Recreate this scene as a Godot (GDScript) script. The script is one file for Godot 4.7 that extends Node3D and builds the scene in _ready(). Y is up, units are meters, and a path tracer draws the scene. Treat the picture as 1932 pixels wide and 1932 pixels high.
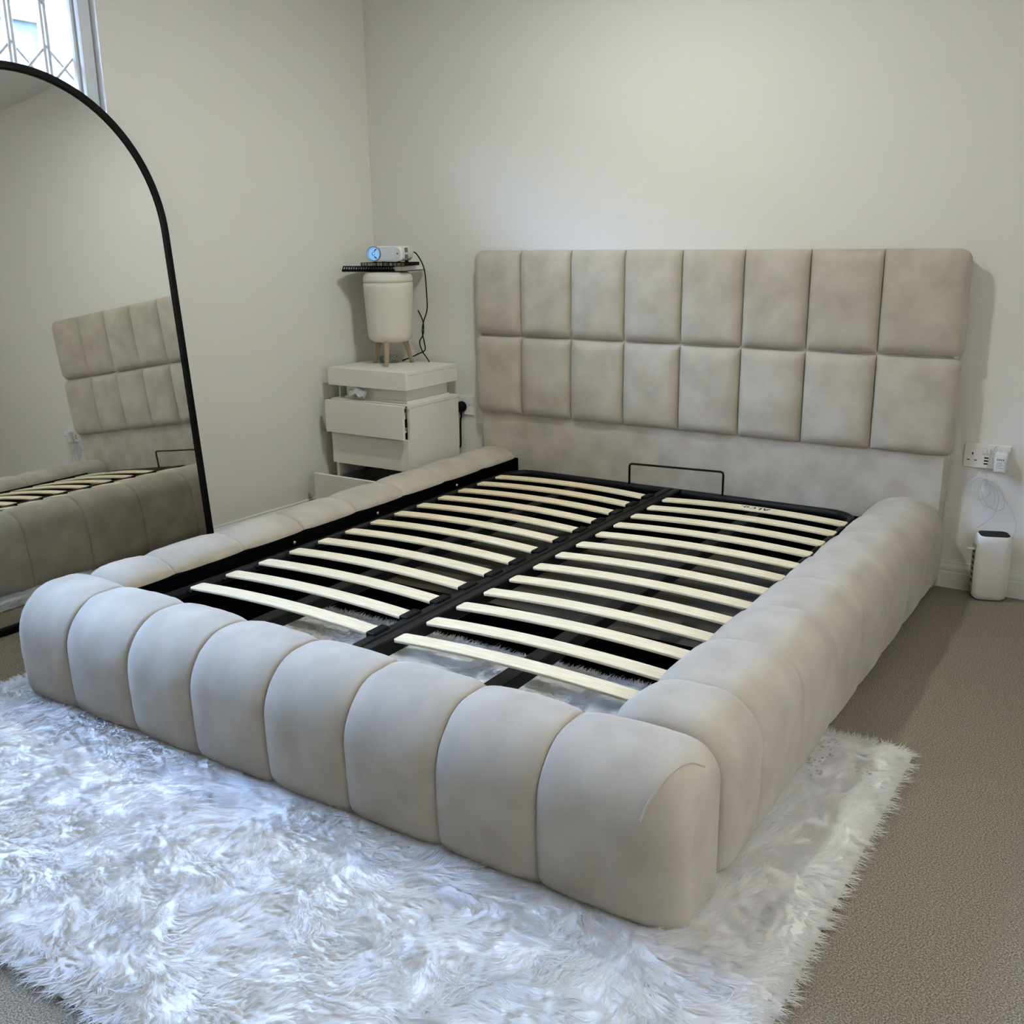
extends Node3D
# A bedroom corner: a slatted upholstered bed on a shaggy white rug, an arched mirror, a bedside cabinet.

var used := {}
var M := {}
var rng := RandomNumberGenerator.new()
var wob := FastNoiseLite.new()

func _ready():
	rng.seed = 7
	wob.seed = 3
	wob.frequency = 1.0
	view_and_light()
	materials()
	room()
	window_outside()
	bed()
	rug()
	mirror()
	nightstand()
	on_the_nightstand()
	sockets_and_router()

# ------------------------------------------------------------------ camera, sky, light, exposure
func view_and_light():
	var cam := Camera3D.new()
	cam.name = "camera"
	cam.fov = 53.695
	cam.position = Vector3(2.344, 1.258, 3.466)
	cam.basis = Basis.from_euler(Vector3(deg_to_rad(-15.304), deg_to_rad(33.07), deg_to_rad(-0.774)))
	cam.near = 0.05
	add_child(cam)
	cam.current = true
	var env := Environment.new()
	env.background_mode = Environment.BG_SKY
	var sky := Sky.new()
	var sm := ProceduralSkyMaterial.new()
	sm.sky_top_color = Color(0.62, 0.77, 1.0)
	sm.sky_horizon_color = Color(0.80, 0.90, 1.0)
	sm.ground_bottom_color = Color(0.45, 0.46, 0.48)
	sm.ground_horizon_color = Color(0.62, 0.65, 0.68)
	sm.sky_energy_multiplier = 1.0
	sm.ground_energy_multiplier = 1.0
	sky.sky_material = sm
	env.sky = sky
	env.background_energy_multiplier = 215.0
	env.tonemap_mode = Environment.TONE_MAPPER_LINEAR
	env.tonemap_exposure = 0.74
	env.sdfgi_enabled = true
	env.ssao_enabled = true
	env.ssil_enabled = true
	var we := WorldEnvironment.new()
	we.name = "world_environment"
	we.environment = env
	add_child(we)
	# the room's one ceiling lamp
	var l := AreaLight3D.new()
	l.name = "lamp_light"
	l.area_size = Vector2(0.12, 0.12)
	l.light_color = Color(0.97, 1.0, 0.965)
	l.light_energy = 2.65
	l.area_normalize_energy = true
	l.area_range = 12.0
	l.shadow_enabled = true
	l.position = Vector3(0.66, 2.405, 0.82)
	l.rotation = Vector3(-PI / 2, 0, 0)
	add_child(l)

# ------------------------------------------------------------------ helpers
func numbered(called: String) -> String:
	if not used.has(called):
		used[called] = 0
		return called
	used[called] += 1
	return "%s_%03d" % [called, used[called]]

func tag(o: Node, label: String, category: String, group := "") -> Node:
	o.set_meta("label", label)
	o.set_meta("category", category)
	if group != "":
		o.set_meta("group", group)
	return o

func thing(called: String, label: String, category: String, at := Vector3.ZERO, turn := 0.0, group := "") -> Node3D:
	var o := Node3D.new()
	o.name = numbered(called)
	add_child(o)
	o.position = at
	o.rotation.y = turn
	tag(o, label, category, group)
	return o

func obj(called: String, mesh: Mesh, mat: Material, parent: Node = self, offset := Vector3.ZERO) -> MeshInstance3D:
	var o := MeshInstance3D.new()
	o.name = numbered(called) if parent == self else called
	o.mesh = mesh
	o.material_override = mat
	o.position = offset
	parent.add_child(o, true)
	return o

func struct(called: String, mesh: Mesh, mat: Material, parent: Node = self) -> MeshInstance3D:
	var o := obj(called, mesh, mat, parent)
	if parent == self:
		o.set_meta("kind", "structure")
	return o

func begin(flat := false) -> SurfaceTool:
	var st := SurfaceTool.new()
	st.begin(Mesh.PRIMITIVE_TRIANGLES)
	st.set_smooth_group(-1 if flat else 0)
	return st

func done(st: SurfaceTool) -> ArrayMesh:
	st.generate_normals()
	return st.commit()

# a, b, c counter-clockwise seen from outside
func tri(st: SurfaceTool, a: Vector3, b: Vector3, c: Vector3):
	st.add_vertex(a)
	st.add_vertex(c)
	st.add_vertex(b)

func quad(st: SurfaceTool, a: Vector3, b: Vector3, c: Vector3, d: Vector3):
	tri(st, a, b, c)
	tri(st, a, c, d)

func box(st: SurfaceTool, lo: Vector3, hi: Vector3, t := Transform3D.IDENTITY):
	var p := []
	for k in 8:
		p.append(t * Vector3(hi.x if k & 1 else lo.x, hi.y if k & 2 else lo.y, hi.z if k & 4 else lo.z))
	quad(st, p[4], p[5], p[7], p[6])
	quad(st, p[1], p[0], p[2], p[3])
	quad(st, p[5], p[1], p[3], p[7])
	quad(st, p[0], p[4], p[6], p[2])
	quad(st, p[6], p[7], p[3], p[2])
	quad(st, p[0], p[1], p[5], p[4])

# box with chamfered edges, flat shaded
func cbox(st: SurfaceTool, lo: Vector3, hi: Vector3, c: float, t := Transform3D.IDENTITY):
	var m := (lo + hi) / 2
	var h := (hi - lo) / 2
	c = min(c, min(h.x, min(h.y, h.z)) * 0.9)
	# for each axis and sign, the face; then edges; then corners
	var P := func(sx, sy, sz, ax):
		var v := Vector3(h.x - (0.0 if ax == 0 else c), h.y - (0.0 if ax == 1 else c), h.z - (0.0 if ax == 2 else c))
		return t * (m + Vector3(sx * v.x, sy * v.y, sz * v.z))
	for s in [-1, 1]:
		var f := [[P.call(s, -1, -1, 0), P.call(s, 1, -1, 0), P.call(s, 1, 1, 0), P.call(s, -1, 1, 0)],
			[P.call(-1, s, -1, 1), P.call(-1, s, 1, 1), P.call(1, s, 1, 1), P.call(1, s, -1, 1)],
			[P.call(-1, -1, s, 2), P.call(1, -1, s, 2), P.call(1, 1, s, 2), P.call(-1, 1, s, 2)]]
		for q in f:
			if s > 0:
				quad(st, q[0], q[1], q[2], q[3])
			else:
				quad(st, q[3], q[2], q[1], q[0])
	for a in [-1, 1]:
		for b in [-1, 1]:
			var e := [[P.call(a, b, -1, 0), P.call(a, b, 1, 0), P.call(a, b, 1, 1), P.call(a, b, -1, 1)],
				[P.call(a, -1, b, 2), P.call(a, 1, b, 2), P.call(a, 1, b, 0), P.call(a, -1, b, 0)],
				[P.call(-1, a, b, 1), P.call(1, a, b, 1), P.call(1, a, b, 2), P.call(-1, a, b, 2)]]
			for q in e:
				if a * b > 0:
					quad(st, q[3], q[2], q[1], q[0])
				else:
					quad(st, q[0], q[1], q[2], q[3])
			for d in [-1, 1]:
				var x: Vector3 = P.call(a, b, d, 0)
				var y: Vector3 = P.call(a, b, d, 1)
				var z: Vector3 = P.call(a, b, d, 2)
				if a * b * d > 0:
					tri(st, x, y, z)
				else:
					tri(st, x, z, y)

func cbox_mesh(lo: Vector3, hi: Vector3, c := 0.002) -> ArrayMesh:
	var st := begin(true)
	cbox(st, lo, hi, c)
	return done(st)

# rows of points to a smooth skin; wrap closes each row on itself
func skin(st: SurfaceTool, rows: Array, wrap := false, flip := false):
	for i in rows.size() - 1:
		var a: PackedVector3Array = rows[i]
		var b: PackedVector3Array = rows[i + 1]
		var n := a.size()
		for j in (n if wrap else n - 1):
			var k := (j + 1) % n
			if flip:
				quad(st, a[j], b[j], b[k], a[k])
			else:
				quad(st, a[j], a[k], b[k], b[j])

func fan(st: SurfaceTool, row: PackedVector3Array, flip := false):
	var c := Vector3.ZERO
	for p in row:
		c += p
	c /= row.size()
	for j in row.size():
		var k := (j + 1) % row.size()
		if flip:
			tri(st, c, row[k], row[j])
		else:
			tri(st, c, row[j], row[k])

func tube(st: SurfaceTool, pts: Array, r: float, sides := 8, closed := false):
	var rows := []
	var n := pts.size()
	var up := Vector3(0.123, 0.9, 0.31).normalized()
	for i in n:
		var d: Vector3
		if closed:
			d = pts[(i + 1) % n] - pts[(i - 1 + n) % n]
		else:
			d = pts[min(i + 1, n - 1)] - pts[max(i - 1, 0)]
		d = d.normalized()
		var u := (up - d * up.dot(d)).normalized()
		up = u
		var v := d.cross(u)
		var row := PackedVector3Array()
		for k in sides:
			var a := TAU * k / sides
			row.append(pts[i] + (u * cos(a) + v * sin(a)) * r)
		rows.append(row)
	if closed:
		rows.append(rows[0])
	skin(st, rows, true)
	if not closed:
		fan(st, rows[0], true)
		fan(st, rows[n - 1])

func smooth_path(ctrl: Array, per := 6) -> Array:
	var out := []
	var n := ctrl.size()
	for i in n - 1:
		var p0: Vector3 = ctrl[max(i - 1, 0)]
		var p1: Vector3 = ctrl[i]
		var p2: Vector3 = ctrl[i + 1]
		var p3: Vector3 = ctrl[min(i + 2, n - 1)]
		for k in per:
			out.append(p1.cubic_interpolate(p2, p0, p3, float(k) / per))
	out.append(ctrl[n - 1])
	return out

func lathe(st: SurfaceTool, prof: Array, c: Vector3, sides := 40, t := Transform3D.IDENTITY):
	var rows := []
	for p in prof:
		var row := PackedVector3Array()
		for k in sides:
			var a := -TAU * k / sides
			row.append(t * (c + Vector3(p.x * cos(a), p.y, p.x * sin(a))))
		rows.append(row)
	skin(st, rows, true)

# extrude a polygon of the x,y plane (counter-clockwise) from z0 to z1
func prism(st: SurfaceTool, poly: PackedVector2Array, z0: float, z1: float, t := Transform3D.IDENTITY):
	var n := poly.size()
	for i in n:
		var a := poly[i]
		var b := poly[(i + 1) % n]
		quad(st, t * Vector3(a.x, a.y, z1), t * Vector3(a.x, a.y, z0), t * Vector3(b.x, b.y, z0), t * Vector3(b.x, b.y, z1))
	var ix := Geometry2D.triangulate_polygon(poly)
	for i in range(0, ix.size(), 3):
		var a := poly[ix[i]]
		var b := poly[ix[i + 1]]
		var c := poly[ix[i + 2]]
		if (b - a).cross(c - a) < 0:
			var q := b
			b = c
			c = q
		tri(st, t * Vector3(a.x, a.y, z1), t * Vector3(b.x, b.y, z1), t * Vector3(c.x, c.y, z1))
		tri(st, t * Vector3(a.x, a.y, z0), t * Vector3(c.x, c.y, z0), t * Vector3(b.x, b.y, z0))

func rrect(x0: float, y0: float, x1: float, y1: float, r: float, n := 6) -> PackedVector2Array:
	var p := PackedVector2Array()
	for q in [[x1 - r, y0 + r, -PI / 2], [x1 - r, y1 - r, 0.0], [x0 + r, y1 - r, PI / 2], [x0 + r, y0 + r, PI]]:
		for k in n + 1:
			var a: float = q[2] + PI / 2 * k / n
			p.append(Vector2(q[0] + r * cos(a), q[1] + r * sin(a)))
	return p

# rounded section with elliptical corners: [bottom right, top right, top left, bottom left] radii, and a swell of the right side
func section(x0: float, y0: float, x1: float, y1: float, rr: Array, swell := 0.0) -> PackedVector2Array:
	var p := PackedVector2Array()
	var cs := [[x1, y0, -1, 1, -PI / 2], [x1, y1, -1, -1, 0.0], [x0, y1, 1, -1, PI / 2], [x0, y0, 1, 1, PI]]
	for i in 4:
		var q = cs[i]
		var r: Vector2 = rr[i]
		for k in 11:
			var a: float = q[4] + PI / 2 * k / 10
			p.append(Vector2(q[0] + q[2] * r.x + r.x * cos(a), q[1] + q[3] * r.y + r.y * sin(a)))
	# refine the long straight runs, then swell the right side
	var out := PackedVector2Array()
	for i in p.size():
		var a := p[i]
		var b := p[(i + 1) % p.size()]
		var n := int(clamp(ceil(a.distance_to(b) / 0.022), 1, 16))
		for k in n:
			var v := a.lerp(b, float(k) / n)
			var w: float = clamp((v.x - (x0 + x1) / 2) / (x1 - x0) * 2, 0, 1)
			v.x += swell * w * sin(PI * clamp((v.y - y0) / (y1 - y0), 0, 1))
			out.append(v)
	return out

# ------------------------------------------------------------------ materials
func noise_tex(seed_: int, freq: float, a: Color, b: Color, octaves := 4, size := 512, lo := 0.25, hi := 0.75) -> NoiseTexture2D:
	var n := FastNoiseLite.new()
	n.seed = seed_
	n.noise_type = FastNoiseLite.TYPE_SIMPLEX_SMOOTH
	n.frequency = freq
	n.fractal_octaves = octaves
	var t := NoiseTexture2D.new()
	t.width = size
	t.height = size
	t.seamless = true
	t.generate_mipmaps = true
	t.noise = n
	var g := Gradient.new()
	g.set_color(0, a)
	g.set_color(1, b)
	g.set_offset(0, lo)
	g.set_offset(1, hi)
	t.color_ramp = g
	return t

func bump_tex(seed_: int, freq: float, strength: float, octaves := 3, size := 512) -> NoiseTexture2D:
	var t := noise_tex(seed_, freq, Color.BLACK, Color.WHITE, octaves, size)
	t.color_ramp = null
	t.as_normal_map = true
	t.bump_strength = strength
	return t

func plain(c: Color, rough := 0.6, metal := 0.0) -> StandardMaterial3D:
	var m := StandardMaterial3D.new()
	m.albedo_color = c
	m.roughness = rough
	m.metallic = metal
	return m

func tri_mat(m: StandardMaterial3D, scale: float):
	m.uv1_triplanar = true
	m.uv1_world_triplanar = true
	m.uv1_scale = Vector3.ONE * scale

func materials():
	var wall := plain(Color(0.90, 0.885, 0.855), 0.75)
	wall.normal_enabled = true
	wall.normal_texture = bump_tex(5, 0.02, 1.2, 4)
	wall.normal_scale = 0.10
	tri_mat(wall, 1.4)
	M.wall = wall
	M.ceiling = plain(Color(0.86, 0.86, 0.85), 0.8)
	M.trim = plain(Color(0.90, 0.89, 0.87), 0.35)
	var carpet := plain(Color.WHITE, 1.0)
	carpet.albedo_texture = noise_tex(11, 0.062, Color(0.33, 0.295, 0.245), Color(0.62, 0.57, 0.495), 5, 1024, 0.22, 0.78)
	carpet.normal_enabled = true
	carpet.normal_texture = bump_tex(12, 0.11, 8.0, 5, 1024)
	carpet.normal_scale = 0.06
	tri_mat(carpet, 3.4)
	M.carpet = carpet
	var velvet := plain(Color.WHITE, 0.85)
	velvet.albedo_texture = noise_tex(21, 0.005, Color(0.655, 0.612, 0.545), Color(0.735, 0.695, 0.628), 5, 1024, 0.15, 0.85)
	velvet.rim_enabled = true
	velvet.rim = 0.5
	velvet.rim_tint = 0.6
	velvet.normal_enabled = true
	velvet.normal_texture = bump_tex(22, 0.012, 3.0, 4, 1024)
	velvet.normal_scale = 0.16
	tri_mat(velvet, 1.1)
	M.velvet = velvet
	M.black = plain(Color(0.04, 0.038, 0.036), 0.6)
	M.black.metallic_specular = 0.25
	M.steel = plain(Color(0.07, 0.066, 0.062), 0.5)
	M.steel.metallic_specular = 0.3
	M.dark_panel = plain(Color(0.30, 0.275, 0.23), 1.0)  # for the sheet that darkens the floor under the slats
	M.lining = plain(Color(0.022, 0.02, 0.02), 0.95)
	M.lining.metallic_specular = 0.1
	var wood := plain(Color.WHITE, 0.5)
	wood.albedo_texture = noise_tex(31, 0.02, Color(0.90, 0.82, 0.655), Color(0.96, 0.90, 0.765), 4)
	wood.uv1_triplanar = true
	wood.uv1_world_triplanar = true
	wood.uv1_scale = Vector3(0.8, 14, 14)
	M.wood = wood
	var pile := plain(Color(0.985, 0.98, 0.97), 1.0)
	pile.backlight_enabled = true
	pile.backlight = Color(0.9, 0.9, 0.9)
	pile.cull_mode = BaseMaterial3D.CULL_DISABLED
	M.pile = pile
	M.rug_back = plain(Color(0.985, 0.98, 0.97), 1.0)
	M.mirror = plain(Color(0.90, 0.905, 0.90), 0.015, 1.0)
	M.frame = plain(Color(0.03, 0.027, 0.023), 0.5)
	M.frame.metallic_specular = 0.25
	M.white_board = plain(Color(0.93, 0.91, 0.87), 0.45)
	M.dark_gap = plain(Color(0.05, 0.05, 0.05), 0.8)
	var bin := plain(Color(0.86, 0.83, 0.77), 0.9)
	bin.normal_enabled = true
	bin.normal_texture = bump_tex(41, 0.16, 4.0, 2)
	bin.normal_scale = 0.3
	tri_mat(bin, 6.0)
	M.bin = bin
	M.leg_wood = plain(Color(0.62, 0.54, 0.43), 0.6)
	M.white_plastic = plain(Color(0.90, 0.89, 0.87), 0.35)
	M.grey_plastic = plain(Color(0.42, 0.41, 0.39), 0.5)
	M.paper = plain(Color(0.88, 0.87, 0.85), 0.9)
	M.cable_white = plain(Color(0.80, 0.79, 0.77), 0.4)
	M.upvc = plain(Color(0.86, 0.87, 0.88), 0.35)
	M.print_black = plain(Color(0.04, 0.04, 0.04), 0.8)
	var cloth := plain(Color(0.80, 0.63, 0.44), 1.0)
	cloth.backlight_enabled = true
	cloth.backlight = Color(0.70, 0.655, 0.575)
	cloth.cull_mode = BaseMaterial3D.CULL_DISABLED
	M.added_curtain = cloth  # lets warm-tinted fill light through the added window
	var glass := StandardMaterial3D.new()
	glass.transparency = BaseMaterial3D.TRANSPARENCY_ALPHA
	glass.albedo_color = Color(0.6, 0.65, 0.7, 0.005)
	glass.roughness = 0.0
	M.glass = glass

# ------------------------------------------------------------------ the room
const TURN := 0.0422     # the left wall runs a little out of square
const HIGH := 2.47
const RIGHT: Array[float] = [1.2, 2.8, 0.9, 2.15]  # opening of the unseen window added for fill light
const SIDE: Array[float] = [1.347, 2.90, 1.12, 2.24]
func left_frame() -> Transform3D:
	# local x = into the wall's thickness is -x, local z runs along the wall from the corner
	return Transform3D(Basis(Vector3.UP, -TURN), Vector3(-0.882, 0, -0.324))

func room():
	var st := begin(true)
	box(st, Vector3(-1.5, -0.12, -0.7), Vector3(3.6, 0.0, 4.9))
	struct("floor", done(st), M.carpet)
	st = begin(true)
	box(st, Vector3(-1.5, HIGH, -0.7), Vector3(3.6, HIGH + 0.15, 4.9))
	struct("ceiling", done(st), M.ceiling)
	st = begin(true)
	box(st, Vector3(-1.4, 0, -0.574), Vector3(3.5, HIGH, -0.324))
	struct("wall_back", done(st), M.wall)
	st = begin(true)
	var r0 := RIGHT[0]
	var r1 := RIGHT[1]
	var ry := [RIGHT[2], RIGHT[3]]
	box(st, Vector3(3.25, 0, -0.35), Vector3(3.5, HIGH, r0))
	box(st, Vector3(3.25, 0, r1), Vector3(3.5, HIGH, 4.7))
	box(st, Vector3(3.25, 0, r0), Vector3(3.5, ry[0], r1))
	box(st, Vector3(3.25, ry[1], r0), Vector3(3.5, HIGH, r1))
	struct("wall_right", done(st), M.wall)
	st = begin(true)
	for q in [[r0, r0 + 0.06, ry[0], ry[1]], [r1 - 0.06, r1, ry[0], ry[1]], [r0, r1, ry[0], ry[0] + 0.06], [r0, r1, ry[1] - 0.06, ry[1]], [(r0 + r1) / 2 - 0.03, (r0 + r1) / 2 + 0.03, ry[0], ry[1]]]:
		cbox(st, Vector3(3.31, q[2], q[0]), Vector3(3.38, q[3], q[1]), 0.005)
	var win3 := struct("added_window_2", done(st), M.upvc)  # unseen window, added to light the bed from the right
	st = begin(true)
	box(st, Vector3(3.343, ry[0] + 0.05, r0 + 0.05), Vector3(3.347, ry[1] - 0.05, r1 - 0.05))
	obj("pane", done(st), M.glass, win3)
	# tan drape added over it, out of view, to give warm fill light
	st = begin()
	var rows := []
	for j in 2:
		var row := PackedVector3Array()
		for i in 161:
			var u := i / 160.0
			row.append(Vector3(3.205 + 0.022 * sin(u * 70.0) + 0.008 * sin(u * 23.0), 0.62 if j == 0 else 2.30, lerpf(r0 - 0.12, r1 + 0.12, u)))
		rows.append(row)
	skin(st, rows, false, true)
	var cu := thing("added_curtain", "unseen tan pleated drape over an added right wall window, for warm fill light", "added_curtain", Vector3(3.205, 0, (r0 + r1) / 2))
	obj("cloth", done(st), M.added_curtain, cu, -cu.position)
	st = begin()
	tube(st, [Vector3(3.205, 2.315, r0 - 0.2), Vector3(3.205, 2.315, r1 + 0.2)], 0.012, 10)
	obj("pole", done(st), M.black, cu, -cu.position)
	st = begin(true)
	box(st, Vector3(-1.4, 0, 4.45), Vector3(3.5, HIGH, 4.7))
	struct("wall_front", done(st), M.wall)
	# left wall with the window opening
	var t := left_frame()
	st = begin(true)
	var w0 := SIDE[0]
	var w1 := SIDE[1]
	var y0 := SIDE[2]
	var y1 := SIDE[3]
	box(st, Vector3(-0.2, 0, -0.2), Vector3(0, HIGH, w0), t)
	box(st, Vector3(-0.2, 0, w1), Vector3(0, HIGH, 4.95), t)
	box(st, Vector3(-0.2, 0, w0), Vector3(0, y0, w1), t)
	box(st, Vector3(-0.2, y1, w0), Vector3(0, HIGH, w1), t)
	struct("wall_left", done(st), M.wall)
	# skirting: stepped moulding, run along the back wall and the left wall
	var sk := PackedVector2Array([Vector2(0, 0), Vector2(0.017, 0), Vector2(0.017, 0.058), Vector2(0.0135, 0.061), Vector2(0.0135, 0.066), Vector2(0.016, 0.070), Vector2(0.0155, 0.079), Vector2(0.011, 0.085), Vector2(0.008, 0.088), Vector2(0.008, 0.095), Vector2(0.005, 0.098), Vector2(0, 0.098)])
	st = begin(true)
	prism(st, sk, -0.88, 3.25, Transform3D(Basis(Vector3(0, 0, 1), Vector3(0, 1, 0), Vector3(1, 0, 0)), Vector3(0, 0, -0.324)))
	struct("baseboard_back", done(st), M.trim)
	st = begin(true)
	prism(st, sk, 0.0, 4.78, t)
	struct("baseboard_left", done(st), M.trim)
	# window
	st = begin(true)
	cbox(st, Vector3(-0.10, y0, w0 + 0.0), Vector3(-0.03, y1, w0 + 0.055), 0.006, t)
	cbox(st, Vector3(-0.09, y0, w0 + 0.055), Vector3(-0.045, y1, w0 + 0.075), 0.006, t)
	cbox(st, Vector3(-0.10, y0, w1 - 0.06), Vector3(-0.03, y1, w1), 0.006, t)
	cbox(st, Vector3(-0.10, y0, w0), Vector3(-0.03, y0 + 0.06, w1), 0.006, t)
	cbox(st, Vector3(-0.10, y1 - 0.06, w0), Vector3(-0.03, y1, w1), 0.006, t)
	var win := struct("window_1", done(st), M.upvc)
	st = begin(true)
	box(st, Vector3(-0.094, y0 + 0.05, w0 + 0.05), Vector3(-0.090, y1 - 0.05, w1 - 0.05), t)
	obj("pane", done(st), M.glass, win)
	st = begin(true)
	cbox(st, Vector3(-0.03, y0 - 0.03, w0 - 0.03), Vector3(0.03, y0, w1 + 0.03), 0.006, t)
	struct("window_sill", done(st), M.trim, win)
	# folding security grille on the room side of the glass: channels and crossed flats
	var g := thing("security_grille", "white folding metal security grille in front of the window glass", "grille", t * Vector3(-0.06, y0, (w0 + w1) / 2))
	var off := -g.position
	var zs := []
	var z := w0 + 0.045
	while z < w1:
		zs.append(z)
		z += 0.124
	for i in zs.size():
		for s in [-0.008, 0.008]:
			st = begin(true)
			cbox(st, Vector3(-0.072, y0 + 0.06, zs[i] + s - 0.005), Vector3(-0.050, y1 - 0.06, zs[i] + s + 0.005), 0.001, t)
			obj("upright", done(st), M.upvc, g, off)
	for i in zs.size() - 1:
		for lift in [y0 + 0.13, y0 + 0.39, y0 + 0.65, y0 + 0.91]:
			for s in [0, 1]:
				var a := Vector3(-0.064 + 0.006 * s, lift if s == 0 else lift + 0.13, zs[i])
				var b := Vector3(-0.064 + 0.006 * s, lift + 0.13 if s == 0 else lift, zs[i + 1])
				st = begin()
				tube(st, [t * a, t * b], 0.006, 6)
				obj("lattice_flat", done(st), M.upvc, g, off)
	# ceiling lamp, out of frame over the bed
	var lamp := thing("ceiling_lamp", "round flush white ceiling lamp over the middle of the bed", "lamp", Vector3(0.66, HIGH, 0.82))
	st = begin()
	lathe(st, [Vector2(0.0, 0.0), Vector2(0.13, 0.0), Vector2(0.14, -0.02), Vector2(0.135, -0.045), Vector2(0.115, -0.05), Vector2(0.11, -0.046)], Vector3.ZERO)
	obj("rim", done(st), M.white_plastic, lamp)
	st = begin()
	lathe(st, [Vector2(0.112, -0.044), Vector2(0.10, -0.052), Vector2(0.0, -0.055)], Vector3.ZERO)
	var em := plain(Color(1, 0.97, 0.92), 0.5)
	em.emission_enabled = true
	em.emission = Color(1.0, 0.98, 0.94)
	em.emission_energy_multiplier = 1.2
	obj("diffuser", done(st), em, lamp)

func window_outside():
	# the neighbouring house across the yard: wall, eaves gutter, downpipe, a window
	var h := thing("neighbour_house", "slate-coloured house seen through the window grille", "house", Vector3(-4.6, -0.2, 0.0))
	var wm := plain(Color(0.16, 0.20, 0.22), 0.9)
	var st := begin(true)
	box(st, Vector3(-6.6, -2.5, -1.15), Vector3(-4.4, 2.72, 1.05))
	obj("house_wall", done(st), wm, h, -h.position)
	st = begin(true)
	box(st, Vector3(-6.6, -2.5, -4.5), Vector3(-4.5, 3.6, -1.16))
	obj("gable_wall", done(st), wm, h, -h.position)
	st = begin(true)
	cbox(st, Vector3(-4.4, 2.68, -1.14), Vector3(-4.29, 2.76, 1.15), 0.02)
	obj("gutter", done(st), plain(Color(0.5, 0.52, 0.56), 0.5), h, -h.position)
	st = begin()
	tube(st, [Vector3(-4.34, 2.68, -1.08), Vector3(-4.34, 2.55, -1.08), Vector3(-4.37, 2.48, -1.10), Vector3(-4.37, -2.4, -1.10)], 0.032, 10)
	obj("downpipe", done(st), plain(Color(0.20, 0.20, 0.21), 0.5), h, -h.position)
	st = begin(true)
	prism(st, PackedVector2Array([Vector2(0, 0), Vector2(2.2, 0.5), Vector2(2.2, 0.6), Vector2(-0.12, 0.06)]), -1.1, 1.1, Transform3D(Basis(Vector3(-1, 0, 0), Vector3(0, 1, 0), Vector3(0, 0, -1)), Vector3(-4.4, 2.72, 0.0)))
	obj("roof", done(st), plain(Color(0.62, 0.58, 0.54), 0.9), h, -h.position)
	st = begin(true)
	box(st, Vector3(-3.35, -2.5, -4.5), Vector3(-3.2, 2.26, 0.9))
	var gw := obj("garden_wall", done(st), plain(Color(0.30, 0.29, 0.27), 0.9))
	tag(gw, "garden wall outside between the window and the neighbouring house", "wall")
	# unseen taller house, added to block low sky light from the back wall
	var h2 := thing("added_house", "unseen tall brick house added outside the window to block low sky light", "house", Vector3(-4.4, -2.5, 6.5))
	st = begin(true)
	box(st, Vector3(-6.4, -2.5, 1.9), Vector3(-4.3, 3.5, 12.0))
	obj("house_wall", done(st), plain(Color(0.30, 0.25, 0.22), 0.9), h2, -h2.position)
	st = begin(true)
	prism(st, PackedVector2Array([Vector2(-4.1, 3.5), Vector2(-5.35, 3.9), Vector2(-6.6, 3.5)]), 1.8, 12.1)
	obj("roof", done(st), plain(Color(0.36, 0.30, 0.28), 0.9), h2, -h2.position)

# ------------------------------------------------------------------ bed
# One padded channel: the closed section swept from s0 to s1, drawn in at each end. at(v, s) places a section point.
func channel(sec: PackedVector2Array, s0: float, s1: float, at: Callable, end0: Vector2, end1: Vector2, seed_: int) -> ArrayMesh:
	var c := Vector2.ZERO
	var lo := sec[0]
	var hi := sec[0]
	for v in sec:
		lo = lo.min(v)
		hi = hi.max(v)
	c = (lo + hi) / 2
	var half := (hi - lo) / 2
	var stations := []
	for k in 11:
		stations.append(s0 + end0.x * (1.0 - cos(PI / 2 * k / 10.0)))
	var n := 8
	for k in range(1, n):
		stations.append(lerpf(s0 + end0.x, s1 - end1.x, float(k) / n))
	for k in 11:
		stations.append(s1 - end1.x * (1.0 - cos(PI / 2 * (10 - k) / 10.0)))
	var rows := []
	for s in stations:
		var ins := draw_in(s - s0, end0) + draw_in(s1 - s, end1)
		ins -= 0.003 * sin(PI * clamp((s - s0) / (s1 - s0), 0, 1))
		var row := PackedVector3Array()
		for v in sec:
			var d := v - c
			var p := c + Vector2(d.x * (1.0 - ins / half.x), d.y * (1.0 - ins / half.y * (1.0 if d.y > 0.0 else 0.25)))
			var w := 0.0022 * wob.get_noise_3d(p.x * 9.0, p.y * 9.0, s * 9.0 + seed_)
			w += 0.0014 * wob.get_noise_3d(p.x * 24.0, p.y * 24.0, s * 24.0)
			p += d.normalized() * w
			if p.y < 0.001:
				p.y = 0.001
			row.append(at.call(p, s))
		rows.append(row)
	# which way round the skin lies depends on how at() turns the section
	var e0: Vector3 = at.call(c + Vector2(0.1, 0), s0) - at.call(c, s0)
	var e1: Vector3 = at.call(c + Vector2(0, 0.1), s0) - at.call(c, s0)
	var e2: Vector3 = at.call(c, s0 + 0.1) - at.call(c, s0)
	var flip := e0.cross(e1).dot(e2) < 0
	var st := begin()
	skin(st, rows, true, flip)
	fan(st, rows[0], not flip)
	fan(st, rows[rows.size() - 1], flip)
	return done(st)

# how far the section is drawn in at a distance d from an end: free ends are round, seams are soft valleys with a tight crease
func draw_in(d: float, e: Vector2) -> float:
	var q: float = clamp(d / e.x, 0, 1)
	if e.y > 0.03:
		return e.y * (1.0 - sqrt(1.0 - pow(1.0 - q, 2)))
	return e.y * pow(1.0 - q, 2.2) + 0.0045 * pow(1.0 - clamp(d / 0.008, 0, 1), 2)

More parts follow.
